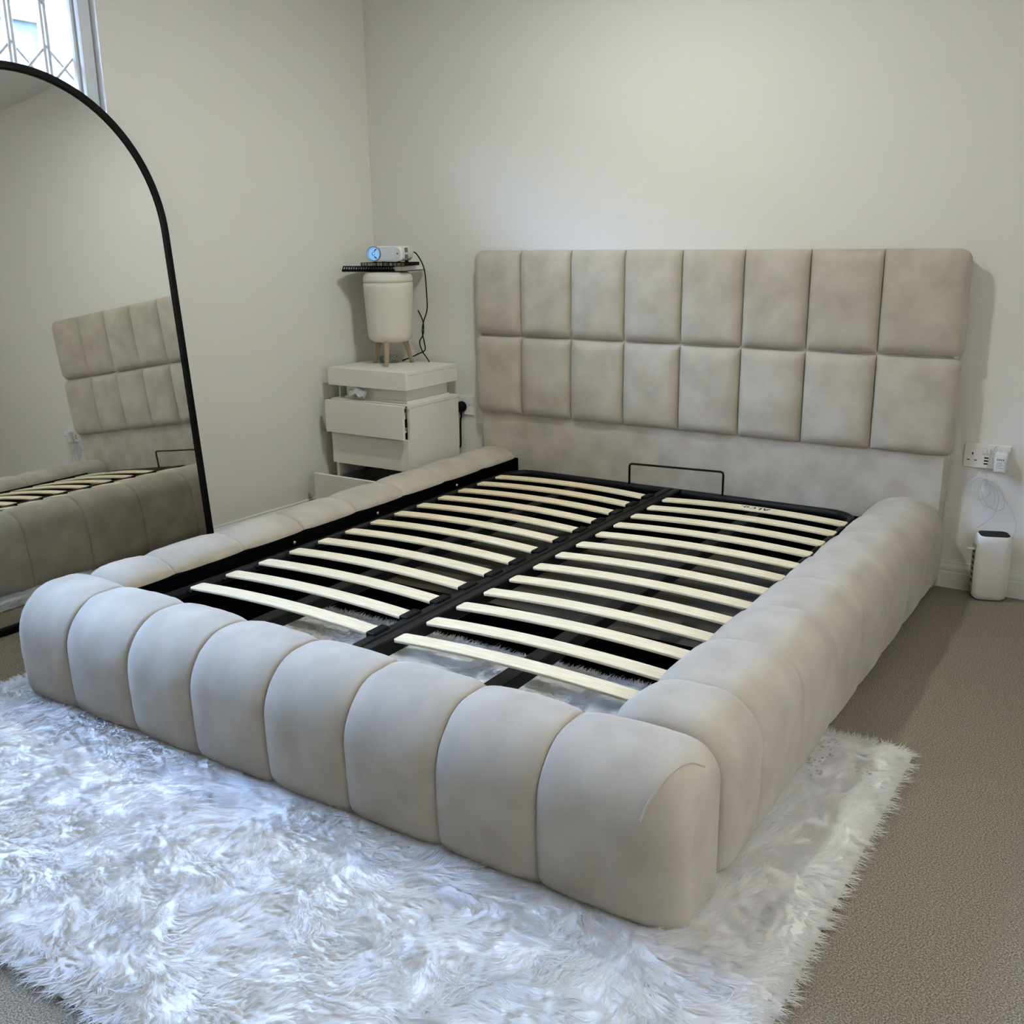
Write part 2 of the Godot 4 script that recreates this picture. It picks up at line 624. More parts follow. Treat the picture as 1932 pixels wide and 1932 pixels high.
# one square cushion of the headboard, lying on the plane z = z0, bulging to +z
func pillow(x0: float, y0: float, x1: float, y1: float, z0: float, t: float, rx: float, ry: float, corners: Array, seed_: int) -> ArrayMesh:
	var N := 22
	var w := (x1 - x0) / 2
	var h := (y1 - y0) / 2
	var m := Vector2((x0 + x1) / 2, (y0 + y1) / 2)
	var rows := []
	for j in N + 1:
		var row := PackedVector3Array()
		for i in N + 1:
			var a := sin((2.0 * i / N - 1.0) * PI / 2)
			var b := sin((2.0 * j / N - 1.0) * PI / 2)
			var qx: float = clamp((1.0 - absf(a)) * w / rx, 0, 1)
			var qy: float = clamp((1.0 - absf(b)) * h / ry, 0, 1)
			var free_x: bool = (i < N / 2 and corners[0] > 0.0) or (i > N / 2 and corners[1] > 0.0)
			var fx := sqrt(1.0 - pow(1.0 - qx, 2)) if free_x else 1.0 - 0.62 * pow(1.0 - qx, 2.2) - 0.38 * pow(1.0 - clamp((1.0 - absf(a)) * w / 0.008, 0, 1), 2)
			var fy := sqrt(1.0 - pow(1.0 - qy, 2))
			var z := t * fx * fy + 0.012 * (1.0 - a * a) * (1.0 - b * b)
			var px := w * a
			var py := h * b
			# outer corners of the board are rounded off
			var ci := (1 if a > 0 else 0) + (2 if b > 0 else 0)
			var cr: float = corners[ci]
			if cr > 0.0:
				var dx := absf(px) - (w - cr)
				var dy := absf(py) - (h - cr)
				if dx > 0 and dy > 0:
					var l := Vector2(dx, dy)
					var big: float = max(dx, dy)
					l = l.normalized() * big
					px = signf(px) * (w - cr + l.x)
					py = signf(py) * (h - cr + l.y)
			# free edges swell a little in the middle
			z += 0.003 * wob.get_noise_3d((m.x + px) * 7.0, (m.y + py) * 7.0, seed_) * fx * fy
			row.append(Vector3(m.x + px, m.y + py, z0 + z))
		rows.append(row)
	var st := begin()
	skin(st, rows)
	# back, so that the cushion is closed
	var rim := PackedVector3Array()
	for i in N:
		rim.append(rows[0][i])
	for j in N:
		rim.append(rows[j][N])
	for i in N:
		rim.append(rows[N][N - i])
	for j in N:
		rim.append(rows[N - j][0])
	fan(st, rim, true)
	return done(st)

func slat_mesh() -> ArrayMesh:
	# bowed birch slat, 0.695 long, rounded ends, top of its ends at y = 0
	var L := 0.695
	var W := 0.053
	var T := 0.008
	var n := 14
	var rows := []
	for i in n + 1:
		var x: float
		var hw := W / 2 - 0.0015
		if i == 0:
			x = 0.0
			hw -= 0.006
		elif i == n:
			x = L
			hw -= 0.006
		elif i == 1:
			x = 0.006
		elif i == n - 1:
			x = L - 0.006
		else:
			x = lerpf(0.006, L - 0.006, float(i - 1) / (n - 2))
		var y := 0.012 * (1.0 - pow(2.0 * x / L - 1.0, 2))
		var row := PackedVector3Array()
		for q in [[-1, 0.0, 0.0], [1, 0.0, 0.0], [1, 0.0015, -0.0015], [1, 0.0015, -T + 0.0015], [1, 0.0, -T], [-1, 0.0, -T], [-1, 0.0015, -T + 0.0015], [-1, 0.0015, -0.0015]]:
			row.append(Vector3(x, y + q[2], q[0] * (hw + q[1])))
		rows.append(row)
	var st := begin(true)
	skin(st, rows, true, true)
	fan(st, rows[0])
	fan(st, rows[n], true)
	return done(st)

func bed():
	var b := thing("bed", "large beige velvet upholstered bed frame with bare wooden slats and no mattress", "bed", Vector3(0.735, 0, 0.85))
	var off := -b.position
	# headboard
	var st := begin(true)
	cbox(st, Vector3(-0.243, 0.0, -0.312), Vector3(1.737, 1.180, -0.262), 0.012)
	var hb := obj("headboard", done(st), M.velvet, b, off)
	var xs := [-0.256, -0.017, 0.228, 0.474, 0.720, 0.969, 1.216, 1.470, 1.752]
	for r in 2:
		for i in 8:
			var y0: float = 0.493 if r == 0 else 0.838
			var y1: float = 0.833 if r == 0 else 1.196
			var cr := [0.0, 0.0, 0.0, 0.0]
			if i == 0:
				cr[0] = 0.03
				cr[2] = 0.04 if r == 1 else 0.03
			if i == 7:
				cr[1] = 0.03
				cr[3] = 0.04 if r == 1 else 0.03
			obj("cushion", pillow(xs[i], y0, xs[i + 1], y1, -0.264, 0.034, 0.050, 0.042, cr, r * 8 + i), M.velvet, hb)
	# side rails: eight channels each, black board lining on the inner face
	var zs := [-0.262, 0.004, 0.268, 0.535, 0.805, 1.073, 1.340, 1.612, 1.80]
	var secl := section(0.0, 0.012, 0.215, 0.343, [Vector2(0.05, 0.06), Vector2(0.10, 0.10), Vector2(0.10, 0.045), Vector2(0.012, 0.012)], 0.010)
	var groove := Vector2(0.060, 0.0075)
	for side in 2:
		for i in 8:
			var e0 := groove
			var e1 := groove if i < 7 else Vector2(0.055, 0.031)
			if side == 0:
				var f := i / 7.0
				var secr := section(lerpf(1.510, 1.486, f), 0.012, 1.742, lerpf(0.336, 0.353, f), [Vector2(0.05, 0.06), Vector2(0.10, 0.105), Vector2(0.11, 0.055), Vector2(0.012, 0.012)], 0.012)
				obj("side_rail_channel", channel(secr, zs[i], zs[i + 1], func(v, s): return Vector3(v.x, v.y, s), e0, e1, 40 + i), M.velvet, b, off)
			else:
				obj("side_rail_channel", channel(secl, zs[i], zs[i + 1], func(v, s): return Vector3(-0.054 - v.x, v.y, s), e0, e1, 60 + i), M.velvet, b, off)
	for q in [[-0.062, -0.044, 0.298, -0.26], [1.478, 1.486, 0.275, -0.10]]:
		obj("side_lining", cbox_mesh(Vector3(q[0], 0.0, q[3]), Vector3(q[1], q[2], 1.79), 0.002), M.lining, b, off)
	obj("end_lining", cbox_mesh(Vector3(-0.044, 0.004, -0.262), Vector3(1.487, 0.235, -0.244), 0.002), M.lining, b, off)
	obj("end_lining", cbox_mesh(Vector3(-0.044, 0.004, 1.782), Vector3(1.487, 0.26, 1.798), 0.002), M.lining, b, off)
	# foot: eight channels; local section x = z outward
	var fx := [-0.270, -0.020, 0.230, 0.466, 0.716, 0.958, 1.204, 1.443, 1.742]
	var secf := section(1.79, 0.014, 2.015, 0.340, [Vector2(0.045, 0.055), Vector2(0.115, 0.13), Vector2(0.07, 0.05), Vector2(0.03, 0.03)], 0.010)
	for i in 8:
		var e0 := groove if i > 0 else Vector2(0.075, 0.055)
		var e1 := groove if i < 7 else Vector2(0.085, 0.055)
		obj("foot_channel", channel(secf, fx[i], fx[i + 1], func(v, s): return Vector3(s, v.y, v.x), e0, e1, 80 + i), M.velvet, b, off)
	# stitched dart over the foot's free corner
	var mid := Vector2(0.5 * (1.79 + 2.015 + 0.010), 0.5 * (0.014 + 0.340))
	var hf := Vector2(0.1175, 0.163)
	var ia := 0
	var ib := 0
	for i in secf.size():
		if secf[i].distance_to(Vector2(1.875, 0.340)) < secf[ia].distance_to(Vector2(1.875, 0.340)):
			ia = i
		if secf[i].distance_to(Vector2(2.012, 0.250)) < secf[ib].distance_to(Vector2(2.012, 0.250)):
			ib = i
	var dart := []
	for k in 9:
		var u := k / 8.0
		var fi := lerpf(ia, ib, u)
		var i0 := int(floor(fi))
		var v := secf[i0].lerp(secf[i0 + 1], fi - i0)
		var sx := lerpf(1.728, 1.662, pow(u, 0.7))
		var ins := draw_in(1.742 - sx, Vector2(0.085, 0.055)) - 0.0035 * sin(PI * (sx - 1.443) / 0.299)
		var d := v - mid
		dart.append(Vector3(sx, mid.y + d.y * (1.0 - ins / hf.y), mid.x + d.x * (1.0 - ins / hf.x)) + Vector3(0, 0.0004, 0.0004))
	st = begin()
	tube(st, smooth_path(dart, 5), 0.0026, 8)
	obj("dart_seam", done(st), M.velvet, b, off)
	# slat frame: square tube round, with round corners at the head
	var fr := begin()
	var path := [Vector3(-0.022, 0.248, 1.72)]
	for k in 7:
		var a := PI + PI / 2 * k / 6
		path.append(Vector3(0.078 + 0.10 * cos(a), 0.248, -0.11 + 0.10 * sin(a)))
	for k in 7:
		var a := -PI / 2 + PI / 2 * k / 6
		path.append(Vector3(1.360 + 0.10 * cos(a), 0.248, -0.11 + 0.10 * sin(a)))
	path.append(Vector3(1.460, 0.248, 1.72))
	tube(fr, path, 0.016, 10)
	tube(fr, [Vector3(-0.022, 0.248, 1.72), Vector3(1.460, 0.248, 1.72)], 0.016, 10)
	obj("slat_frame", done(fr), M.steel, b, off)
	# centre bar: two tubes side by side
	for q in [[0.701, 0.733], [0.736, 0.768]]:
		obj("centre_bar", cbox_mesh(Vector3(q[0], 0.222, -0.205), Vector3(q[1], 0.267, 1.735), 0.004), M.steel, b, off)
	# bearers under the slats at the quarter lines, and the cross beam on the floor
	for q in [[0.262, 0.312], [1.062, 1.112]]:
		obj("bearer", cbox_mesh(Vector3(q[0], 0.185, -0.20), Vector3(q[1], 0.222, 1.735), 0.003), M.steel, b, off)
	obj("cross_beam", cbox_mesh(Vector3(-0.044, 0.0, 0.955), Vector3(1.487, 0.125, 1.015), 0.003), M.lining, b, off)
	obj("added_dark_panel", cbox_mesh(Vector3(-0.044, 0.0, -0.244), Vector3(1.487, 0.008, 0.955), 0.002), M.dark_panel, b, off)  # dark sheet added to make the floor under the slats less bright
	# slats, 13 on each side, with their holders
	var sm := slat_mesh()
	var hold := cbox_mesh(Vector3(-0.024, -0.016, -0.033), Vector3(0.006, 0.002, 0.033), 0.003)
	var pocket := cbox_mesh(Vector3(-0.03, -0.022, -0.030), Vector3(0.014, -0.009, 0.030), 0.003)
	for side in 2:
		for i in 13:
			var z := 0.135 * i - 0.0265
			var x := 0.0 if side == 0 else 0.773
			var s := obj("slat", sm, M.wood, b, off + Vector3(x, 0.267, z))
			if side == 0:
				obj("slat_holder", hold, M.black, s, Vector3(0.712, 0.004, 0))
				obj("slat_pocket", pocket, M.black, s, Vector3(0.0, 0.0, 0))
			else:
				obj("slat_pocket", pocket, M.black, s, Vector3(0.705, 0.0, 0))
			if side == 1 and i == 0:
				var tm := TextMesh.new()
				var f := SystemFont.new()
				f.font_names = PackedStringArray(["Droid Sans"])
				f.font_weight = 700
				tm.font = f
				tm.text = "ALCo."
				tm.font_size = 40
				tm.pixel_size = 0.00105
				tm.depth = 0.0006
				var o := obj("lettering", tm, M.print_black, s, Vector3(0.362, 0.0118, 0.002))
				o.rotation = Vector3(-PI / 2, PI, 0)
	# mattress stop: a bent rod at the head end
	st = begin()
	var rod := [Vector3(0.534, 0.255, -0.205), Vector3(0.534, 0.335, -0.205), Vector3(0.537, 0.343, -0.205), Vector3(0.545, 0.346, -0.205), Vector3(0.928, 0.356, -0.205), Vector3(0.937, 0.353, -0.205), Vector3(0.940, 0.345, -0.205), Vector3(0.940, 0.255, -0.205)]
	tube(st, rod, 0.0045, 8)
	obj("mattress_stop", done(st), M.black, b, off)
	# screw heads on the left lining
	for z in [0.21, 0.71, 1.14]:
		st = begin()
		tube(st, [Vector3(-0.045, 0.272, z), Vector3(-0.042, 0.272, z)], 0.006, 10)
		obj("screw", done(st), plain(Color(0.75, 0.75, 0.72), 0.3, 0.6), b, off)

# ------------------------------------------------------------------ rug
func rug():
	var x0 := -0.38
	var x1 := 1.94
	var z0 := 1.055
	var z1 := 2.67
	var r := thing("rug", "white shaggy long-pile rug lying half under the foot of the bed", "rug", Vector3((x0 + x1) / 2, 0, (z0 + z1) / 2))
	var st := begin()
	var nx := 290
	var nz := 202
	var rows := []
	for j in nz + 1:
		var row := PackedVector3Array()
		for i in nx + 1:
			var x := lerpf(x0, x1, float(i) / nx)
			var z := lerpf(z0, z1, float(j) / nz)
			row.append(Vector3(x, rug_height(x, z), z))
		rows.append(row)
	skin(st, rows, false, true)
	for j in nz:
		quad(st, Vector3(x1, 0.001, rows[j + 1][nx].z), Vector3(x1, 0.001, rows[j][nx].z), rows[j][nx], rows[j + 1][nx])
		quad(st, Vector3(x0, 0.001, rows[j][0].z), Vector3(x0, 0.001, rows[j + 1][0].z), rows[j + 1][0], rows[j][0])
	for i in nx:
		quad(st, Vector3(rows[nz][i].x, 0.001, z1), Vector3(rows[nz][i + 1].x, 0.001, z1), rows[nz][i + 1], rows[nz][i])
		quad(st, Vector3(rows[0][i + 1].x, 0.001, z0), Vector3(rows[0][i].x, 0.001, z0), rows[0][i], rows[0][i + 1])
	obj("backing", done(st), M.rug_back, r, -r.position)
	# pile: tufts of curved strands, brushed about by a slow noise
	var flow := FastNoiseLite.new()
	flow.seed = 17
	flow.frequency = 1.5
	flow.fractal_octaves = 2
	var fine := FastNoiseLite.new()
	fine.seed = 19
	fine.frequency = 7.0
	fine.fractal_octaves = 2
	var kinds := 7
	var lists := []
	for k in kinds:
		lists.append([])
	var step := 0.0112
	var z := z0 + 0.004
	while z < z1:
		var x := x0 + 0.004
		while x < x1:
			var px := x + rng.randf_range(-0.005, 0.005)
			var pz := z + rng.randf_range(-0.005, 0.005)
			x += step
			if under_bed(px, pz):
				continue
			var ang := 0.9 + 2.8 * flow.get_noise_2d(px, pz) + 1.3 * fine.get_noise_2d(px, pz) + rng.randf_range(-0.35, 0.35)
			var lean := 2.5 + 3.4 * fine.get_noise_2d(px + 7.0, pz) + rng.randf_range(-1.0, 1.0)
			# at the border the pile falls outwards
			var e := Vector2.ZERO
			if px > x1 - 0.035: e.x += 1
			if px < x0 + 0.035: e.x -= 1
			if pz > z1 - 0.035: e.y += 1
			if pz < z0 + 0.035: e.y -= 1
			if e != Vector2.ZERO:
				ang = atan2(e.x, e.y) + rng.randf_range(-0.6, 0.6)
				lean = rng.randf_range(2.5, 5.4)
			var sc := rng.randf_range(0.75, 1.15)
			var k := int(clamp(lean, 0, 5))
			# against the bed the pile is pushed upright
			if (pz > 1.968 and pz < 2.055 and px > -0.30 and px < 1.78) or (px > 1.69 and px < 1.785 and pz < 2.0):
				if rng.randf() < 0.45:
					k = 6
			lists[k].append(Transform3D(Basis(Vector3.UP, ang).scaled(Vector3.ONE * sc), Vector3(px, rug_height(px, pz) - 0.002, pz) - r.position))
		z += step
	for k in kinds:
		var mm := MultiMesh.new()
		mm.transform_format = MultiMesh.TRANSFORM_3D
		mm.mesh = tuft_mesh(k)
		mm.instance_count = lists[k].size()
		for i in lists[k].size():
			mm.set_instance_transform(i, lists[k][i])
		var mi := MultiMeshInstance3D.new()
		mi.name = "pile"
		mi.multimesh = mm
		mi.material_override = M.pile
		mi.set_meta("kind", "stuff")
		r.add_child(mi, true)

func under_bed(x: float, z: float) -> bool:
	return (z > 1.80 and z < 1.968 and x > -0.215 and x < 1.69) or (z < 1.85 and (x > 1.51 and x < 1.69 or x > -0.215 and x < -0.06))

func rug_height(x: float, z: float) -> float:
	if under_bed(x, z):
		return 0.009
	var e: float = min(min(x + 0.38, 1.94 - x), min(z - 1.055, 2.67 - z))
	var n := 0.5 + 0.5 * wob.get_noise_2d(x * 7.0 + 3.0, z * 7.0)
	var f := 0.5 + 0.5 * wob.get_noise_2d(x * 22.0 + 2.0 * wob.get_noise_2d(x * 4.0, z * 4.0), z * 30.0)
	return (0.018 + 0.012 * n + 0.007 * f) * clamp(0.25 + e / 0.05, 0.25, 1.0)

# one tuft leaning towards +z, more for a larger k
func tuft_mesh(k: int) -> ArrayMesh:
	var g := RandomNumberGenerator.new()
	g.seed = 100 + k
	var st := SurfaceTool.new()
	st.begin(Mesh.PRIMITIVE_TRIANGLES)
	var lean := 1.10 + 0.075 * k if k < 6 else 1.0
	for i in 8:
		var a := g.randf_range(0, TAU)
		var base := Vector3(cos(a), 0, sin(a)) * g.randf_range(0.0, 0.008)
		var len_ := g.randf_range(0.024, 0.042)
		var t := lean + g.randf_range(-0.16, 0.10)
		var sway := g.randf_range(-0.3, 0.3)
		var dir := Vector3(sin(t) * sin(sway), cos(t), sin(t) * cos(sway)).normalized()
		var bend := Vector3(g.randf_range(-0.35, 0.35), g.randf_range(-0.16, 0.02), g.randf_range(-0.1, 0.2))
		var w := g.randf_range(0.0010, 0.0016)
		var pts := []
		var p := base
		var d := dir
		for s in 4:
			pts.append(p)
			d = (d + bend * 0.5).normalized()
			p += d * len_ / 3.0
		var side := d.cross(Vector3(g.randf_range(-0.5, 0.5), 1.0, g.randf_range(-0.5, 0.5))).normalized()
		var nn := (Vector3.UP + Vector3(g.randf_range(-0.35, 0.35), 0, g.randf_range(-0.35, 0.35))).normalized()
		for s in 3:
			var wa := w * (1.0 - s / 3.3)
			var wb := w * (1.0 - (s + 1) / 3.3)
			for v in [pts[s] - side * wa, pts[s + 1] + side * wb, pts[s] + side * wa, pts[s] - side * wa, pts[s + 1] - side * wb, pts[s + 1] + side * wb]:
				st.set_normal(nn)
				st.add_vertex(v)
	return st.commit()

# ------------------------------------------------------------------ mirror
func arch(R: float, vb: float, vc: float) -> PackedVector2Array:
	var p := PackedVector2Array([Vector2(-R, vb), Vector2(R, vb)])
	for k in 49:
		var a := PI * k / 48
		p.append(Vector2(R * cos(a), vc + R * sin(a)))
	return p

func mirror():
	var n := Vector3(0.9968, 0.0797, 0.004).normalized()
	var up := (Vector3.UP - n * n.y).normalized()
	var side := up.cross(n)      # along -z... the frame is symmetric
	var o := thing("floor_mirror", "tall arched floor mirror with slim black frame leaning on the left wall", "mirror", Vector3(-0.772, 0, 1.402))
	o.basis = Basis(side, up, n)
	var outer := arch(0.540, 0.002, 1.283)
	var inner := arch(0.513, 0.029, 1.283)
	var lip := arch(0.519, 0.023, 1.283)
	var st := begin()
	var N := outer.size()
	var rings := [[outer, -0.022], [outer, 0.005], [arch(0.538, 0.004, 1.283), 0.007], [lip, 0.007], [inner, 0.004], [inner, -0.006]]
	for i in rings.size() - 1:
		for j in N:
			var k := (j + 1) % N
			st.set_smooth_group(-1)
			var a0: Vector2 = rings[i][0][j]
			var a1: Vector2 = rings[i][0][k]
			var b0: Vector2 = rings[i + 1][0][j]
			var b1: Vector2 = rings[i + 1][0][k]
			quad(st, Vector3(a0.x, a0.y, rings[i][1]), Vector3(a1.x, a1.y, rings[i][1]), Vector3(b1.x, b1.y, rings[i + 1][1]), Vector3(b0.x, b0.y, rings[i + 1][1]))
	obj("frame", done(st), M.frame, o)
	st = begin(true)
	prism(st, arch(0.519, 0.023, 1.283), -0.006, 0.0)
	obj("glass", done(st), M.mirror, o)
	st = begin(true)
	prism(st, arch(0.538, 0.004, 1.283), -0.020, -0.0065)
	obj("backing", done(st), M.black, o)

# ------------------------------------------------------------------ bedside cabinet
func nightstand():
	var x0 := -0.828
	var x1 := -0.385
	var zb := -0.285
	var zf := 0.075
	var o := thing("bedside_cabinet", "white three-drawer bedside cabinet with drawers ajar in the room corner", "cabinet", Vector3((x0 + x1) / 2, 0, (zb + zf) / 2))
	var off := -o.position
	var st := begin(true)
	cbox(st, Vector3(x0, 0.0, zb), Vector3(x0 + 0.016, 0.54, zf), 0.001)
	cbox(st, Vector3(x1 - 0.016, 0.0, zb), Vector3(x1, 0.54, zf), 0.001)
	cbox(st, Vector3(x0 + 0.016, 0.02, zb), Vector3(x1 - 0.016, 0.036, zf), 0.001)
	cbox(st, Vector3(x0 + 0.016, 0.02, zb), Vector3(x1 - 0.016, 0.54, zb + 0.008), 0.001)
	obj("carcass", done(st), M.white_board, o, off)
	obj("carcass_top", cbox_mesh(Vector3(x0, 0.541, zb), Vector3(x1, 0.557, zf + 0.012), 0.001), M.white_board, o, off)
	st = begin(true)
	cbox(st, Vector3(x0 + 0.055, 0.557, zb + 0.03), Vector3(x1 - 0.028, 0.566, zf - 0.022), 0.001)
	cbox(st, Vector3(x0 + 0.060, 0.566, zb + 0.035), Vector3(x1 - 0.036, 0.622, zf - 0.03), 0.001)
	obj("plinth", done(st), M.white_board, o, off)
	obj("side_post", cbox_mesh(Vector3(x0 + 0.004, 0.557, zf - 0.07), Vector3(x0 + 0.012, 0.622, zf - 0.04), 0.001), M.white_plastic, o, off)
	# floating top: front panel, shallow box, lid
	st = begin(true)
	cbox(st, Vector3(x0, 0.620, zb + 0.005), Vector3(x1, 0.682, zf + 0.002), 0.001)
	obj("top_box", done(st), M.white_board, o, off)
	obj("top_panel", cbox_mesh(Vector3(x0, 0.683, zb + 0.005), Vector3(x1, 0.697, zf + 0.002), 0.001), M.white_board, o, off)
	obj("top_front", cbox_mesh(Vector3(x0 - 0.002, 0.619, zf + 0.003), Vector3(x1 + 0.002, 0.697, zf + 0.020), 0.001), M.white_board, o, off)
	# drawers: front, and the tray behind it as its own piece
	var dz := [0.052, 0.018, 0.150]
	var dy := [[0.410, 0.556], [0.262, 0.404], [0.092, 0.236]]
	for i in 3:
		var z := zf + dz[i] as float
		var fr := obj("drawer", cbox_mesh(Vector3(x0 - 0.001, dy[i][0], z - 0.016), Vector3(x1 + 0.001, dy[i][1], z), 0.001), M.white_board, o, off)
		st = begin(true)
		var a: float = dy[i][0] + 0.018
		var t: float = dy[i][1] - 0.035
		var zz := z - 0.33
		box(st, Vector3(x0 + 0.028, a, zz), Vector3(x0 + 0.040, t, z - 0.016))
		box(st, Vector3(x1 - 0.040, a, zz), Vector3(x1 - 0.028, t, z - 0.016))
		box(st, Vector3(x0 + 0.028, a, zz), Vector3(x1 - 0.028, t, zz + 0.012))
		box(st, Vector3(x0 + 0.028, a, zz), Vector3(x1 - 0.028, a + 0.005, z - 0.016))
		obj("tray", done(st), M.white_board if i != 2 else M.grey_plastic, fr)
		st = begin(true)
		box(st, Vector3(x1 - 0.027, a + 0.03, zf - 0.3), Vector3(x1 - 0.017, a + 0.065, z - 0.017))
		box(st, Vector3(x0 + 0.017, a + 0.03, zf - 0.3), Vector3(x0 + 0.027, a + 0.065, z - 0.017))
		obj("slide", done(st), M.black, fr)
	for p in [Vector3(x1 - 0.008, 0.549, zf + 0.0125), Vector3(x1 - 0.008, 0.398, zf + 0.0005)]:
		st = begin()
		tube(st, [p - Vector3(0, 0, 0.001), p + Vector3(0, 0, 0.0012)], 0.0035, 10)
		obj("cam_bolt", done(st), M.dark_gap, o, off)
	# crumpled packet in the top drawer gap
	st = begin(true)
	var rows := []
	for j in 9:
		var row := PackedVector3Array()
		for i in 14:
			var a := TAU * i / 14
			var b := PI * j / 8
			var k := 1.0 + 1.1 * wob.get_noise_3d(cos(a) * 3.5, sin(a) * 3.5, j * 1.7)
			row.append(Vector3(-0.672, 0.590, 0.081) + Vector3(-cos(b) * 0.052, sin(b) * sin(a) * 0.020 * k + 0.010 * sin(b * 5.0 + 0.5), sin(b) * cos(a) * 0.014 * k))
		rows.append(row)
	skin(st, rows, true)
	var pk := obj("plastic_packet", done(st), plain(Color(0.80, 0.80, 0.80), 0.25))
	tag(pk, "crumpled clear plastic packet tucked above the top drawer of the bedside cabinet", "packet")

func on_the_nightstand():
	# bin on three legs
	var c := Vector3(-0.643, 0.697, -0.129)
	var o := thing("cylindrical_bin", "cream cylindrical bin with lid on three tapered wooden legs", "bin", c)
	var st := begin()
	var prof := []
	prof.append(Vector2(0.0, 0.103))
	for k in 8:
		var a := -PI / 2 + PI / 2 * k / 7
		prof.append(Vector2(0.066 + 0.034 * cos(a), 0.137 + 0.034 * sin(a)))
	prof.append_array([Vector2(0.1035, 0.2), Vector2(0.1075, 0.27), Vector2(0.1105, 0.34), Vector2(0.1112, 0.3645), Vector2(0.106, 0.366), Vector2(0.106, 0.368)])
	lathe(st, prof, Vector3.ZERO, 64)
	obj("body", done(st), M.bin, o)
	st = begin()
	prof = [Vector2(0.106, 0.3665), Vector2(0.1112, 0.368), Vector2(0.1114, 0.38)]
	for k in 9:
		var a := PI / 2 * k / 8
		prof.append(Vector2(0.081 + 0.030 * cos(a), 0.381 + 0.030 * sin(a)))
	prof.append(Vector2(0.0, 0.412))
	lathe(st, prof, Vector3.ZERO, 64)
	obj("lid", done(st), M.bin, o)
	for p in [Vector2(-0.098, -0.004), Vector2(0.050, 0.097), Vector2(0.047, -0.092)]:
		st = begin()
		var rows := []
		var top := Vector3(p.x * 0.68, 0.112, p.y * 0.68)
		var foot := Vector3(p.x, 0.0, p.y)
		for q in [[0.0, 0.004], [0.004, 0.0085], [0.012, 0.0098], [1.0, 0.0145]]:
			var row := PackedVector3Array()
			var m := foot.lerp(top, q[0])
			for k in 14:
				var a := -TAU * k / 14
				row.append(m + Vector3(q[1] * cos(a), 0, q[1] * sin(a)))
			rows.append(row)
		skin(st, rows, true)
		fan(st, rows[0], true)
		fan(st, rows[3])
		obj("leg", done(st), M.leg_wood, o)
	# small round dish between the legs
	var d := thing("trinket_dish", "small round grey speckled dish between the bin legs", "dish", Vector3(-0.705, 0.697, -0.19))
	st = begin()
	lathe(st, [Vector2(0.0, 0.0), Vector2(0.043, 0.0), Vector2(0.046, 0.003), Vector2(0.046, 0.026), Vector2(0.044, 0.029), Vector2(0.0, 0.030)], Vector3.ZERO)
	var sp := plain(Color.WHITE, 0.4)
	sp.albedo_texture = noise_tex(51, 0.09, Color(0.30, 0.29, 0.27), Color(0.80, 0.82, 0.86), 2, 256, 0.50, 0.60)
	tri_mat(sp, 9.0)
	obj("bowl", done(st), sp, d)
	# comb-bound notebook
	var nb := thing("notebook", "comb-bound notebook with black spine and white pages lying on the bin lid", "notebook", Vector3(-0.826, 1.109, -0.042), deg_to_rad(10))
	obj("pages", cbox_mesh(Vector3(0.0, 0.004, -0.21), Vector3(0.297, 0.022, -0.004), 0.001), M.paper, nb)
	obj("cover", cbox_mesh(Vector3(-0.001, 0.0225, -0.212), Vector3(0.298, 0.0235, -0.004), 0.0003), M.paper, nb)
	obj("back_cover", cbox_mesh(Vector3(-0.001, 0.001, -0.212), Vector3(0.298, 0.0035, -0.004), 0.0005), M.black, nb)
	st = begin()
	tube(st, [Vector3(0.000, 0.0060, 0.0075), Vector3(0.264, 0.0060, 0.0075)], 0.0058, 12)
	obj("spine", done(st), M.black, nb)
	for i in 21:
		st = begin()
		var x := 0.006 + i * 0.0126
		var pts := []
		for k in 10:
			var a := -0.5 + 2.9 * k / 9
			pts.append(Vector3(x, 0.0115 + 0.0125 * sin(a), 0.0005 + 0.0125 * cos(a)))
		tube(st, pts, 0.0028, 6)
		obj("comb_ring", done(st), M.black, nb)
	# low slatted board with striped edges
	var tb := thing("trivet", "thin square board with striped brown and grey edges under the projector", "trivet", Vector3(-0.622, 1.1345, -0.108), deg_to_rad(10))
	obj("board", cbox_mesh(Vector3(-0.113, 0.0, -0.085), Vector3(0.113, 0.015, 0.046), 0.001), M.black, tb)
	var tones := [Color(0.30, 0.27, 0.23), Color(0.55, 0.50, 0.43), Color(0.72, 0.66, 0.57), Color(0.20, 0.18, 0.16), Color(0.62, 0.62, 0.64), Color(0.40, 0.36, 0.31)]
	var mats := []
	for t in tones:
		mats.append(plain(t, 0.4))
	var x := -0.112
	var last := -1
	while x < 0.108:
		var w := rng.randf_range(0.004, 0.010)
		var pick := rng.randi_range(0, 5)
		if pick == last:
			pick = (pick + 1) % 6
		last = pick
		obj("edge_strip", cbox_mesh(Vector3(x, 0.0015, 0.0445), Vector3(min(x + w, 0.112), 0.0135, 0.0485), 0.0006), mats[pick], tb)
		x += w + 0.0006
	# projector
	var pj := thing("projector", "small white projector with a lit blue lens on top of the stack", "projector", Vector3(-0.592, 1.1497, -0.093), deg_to_rad(18))
	st = begin()
	var poly := rrect(-0.080, 0.005, 0.080, 0.070, 0.024, 8)
	var rws := []
	for q in [[-0.070, 0.006], [-0.068, 0.002], [-0.064, 0.0], [0.058, 0.0], [0.064, 0.0015], [0.067, 0.005]]:
		var row := PackedVector3Array()
		for v in poly:
			var e := v - Vector2(0, 0.0375)
			row.append(Vector3(e.x * (1.0 - q[1] / 0.08), 0.0375 + e.y * (1.0 - q[1] / 0.0325), q[0]))
		rws.append(row)
	skin(st, rws, true, false)
	fan(st, rws[0], true)
	fan(st, rws[5])
	obj("housing", done(st), M.white_plastic, pj)
	st = begin(true)
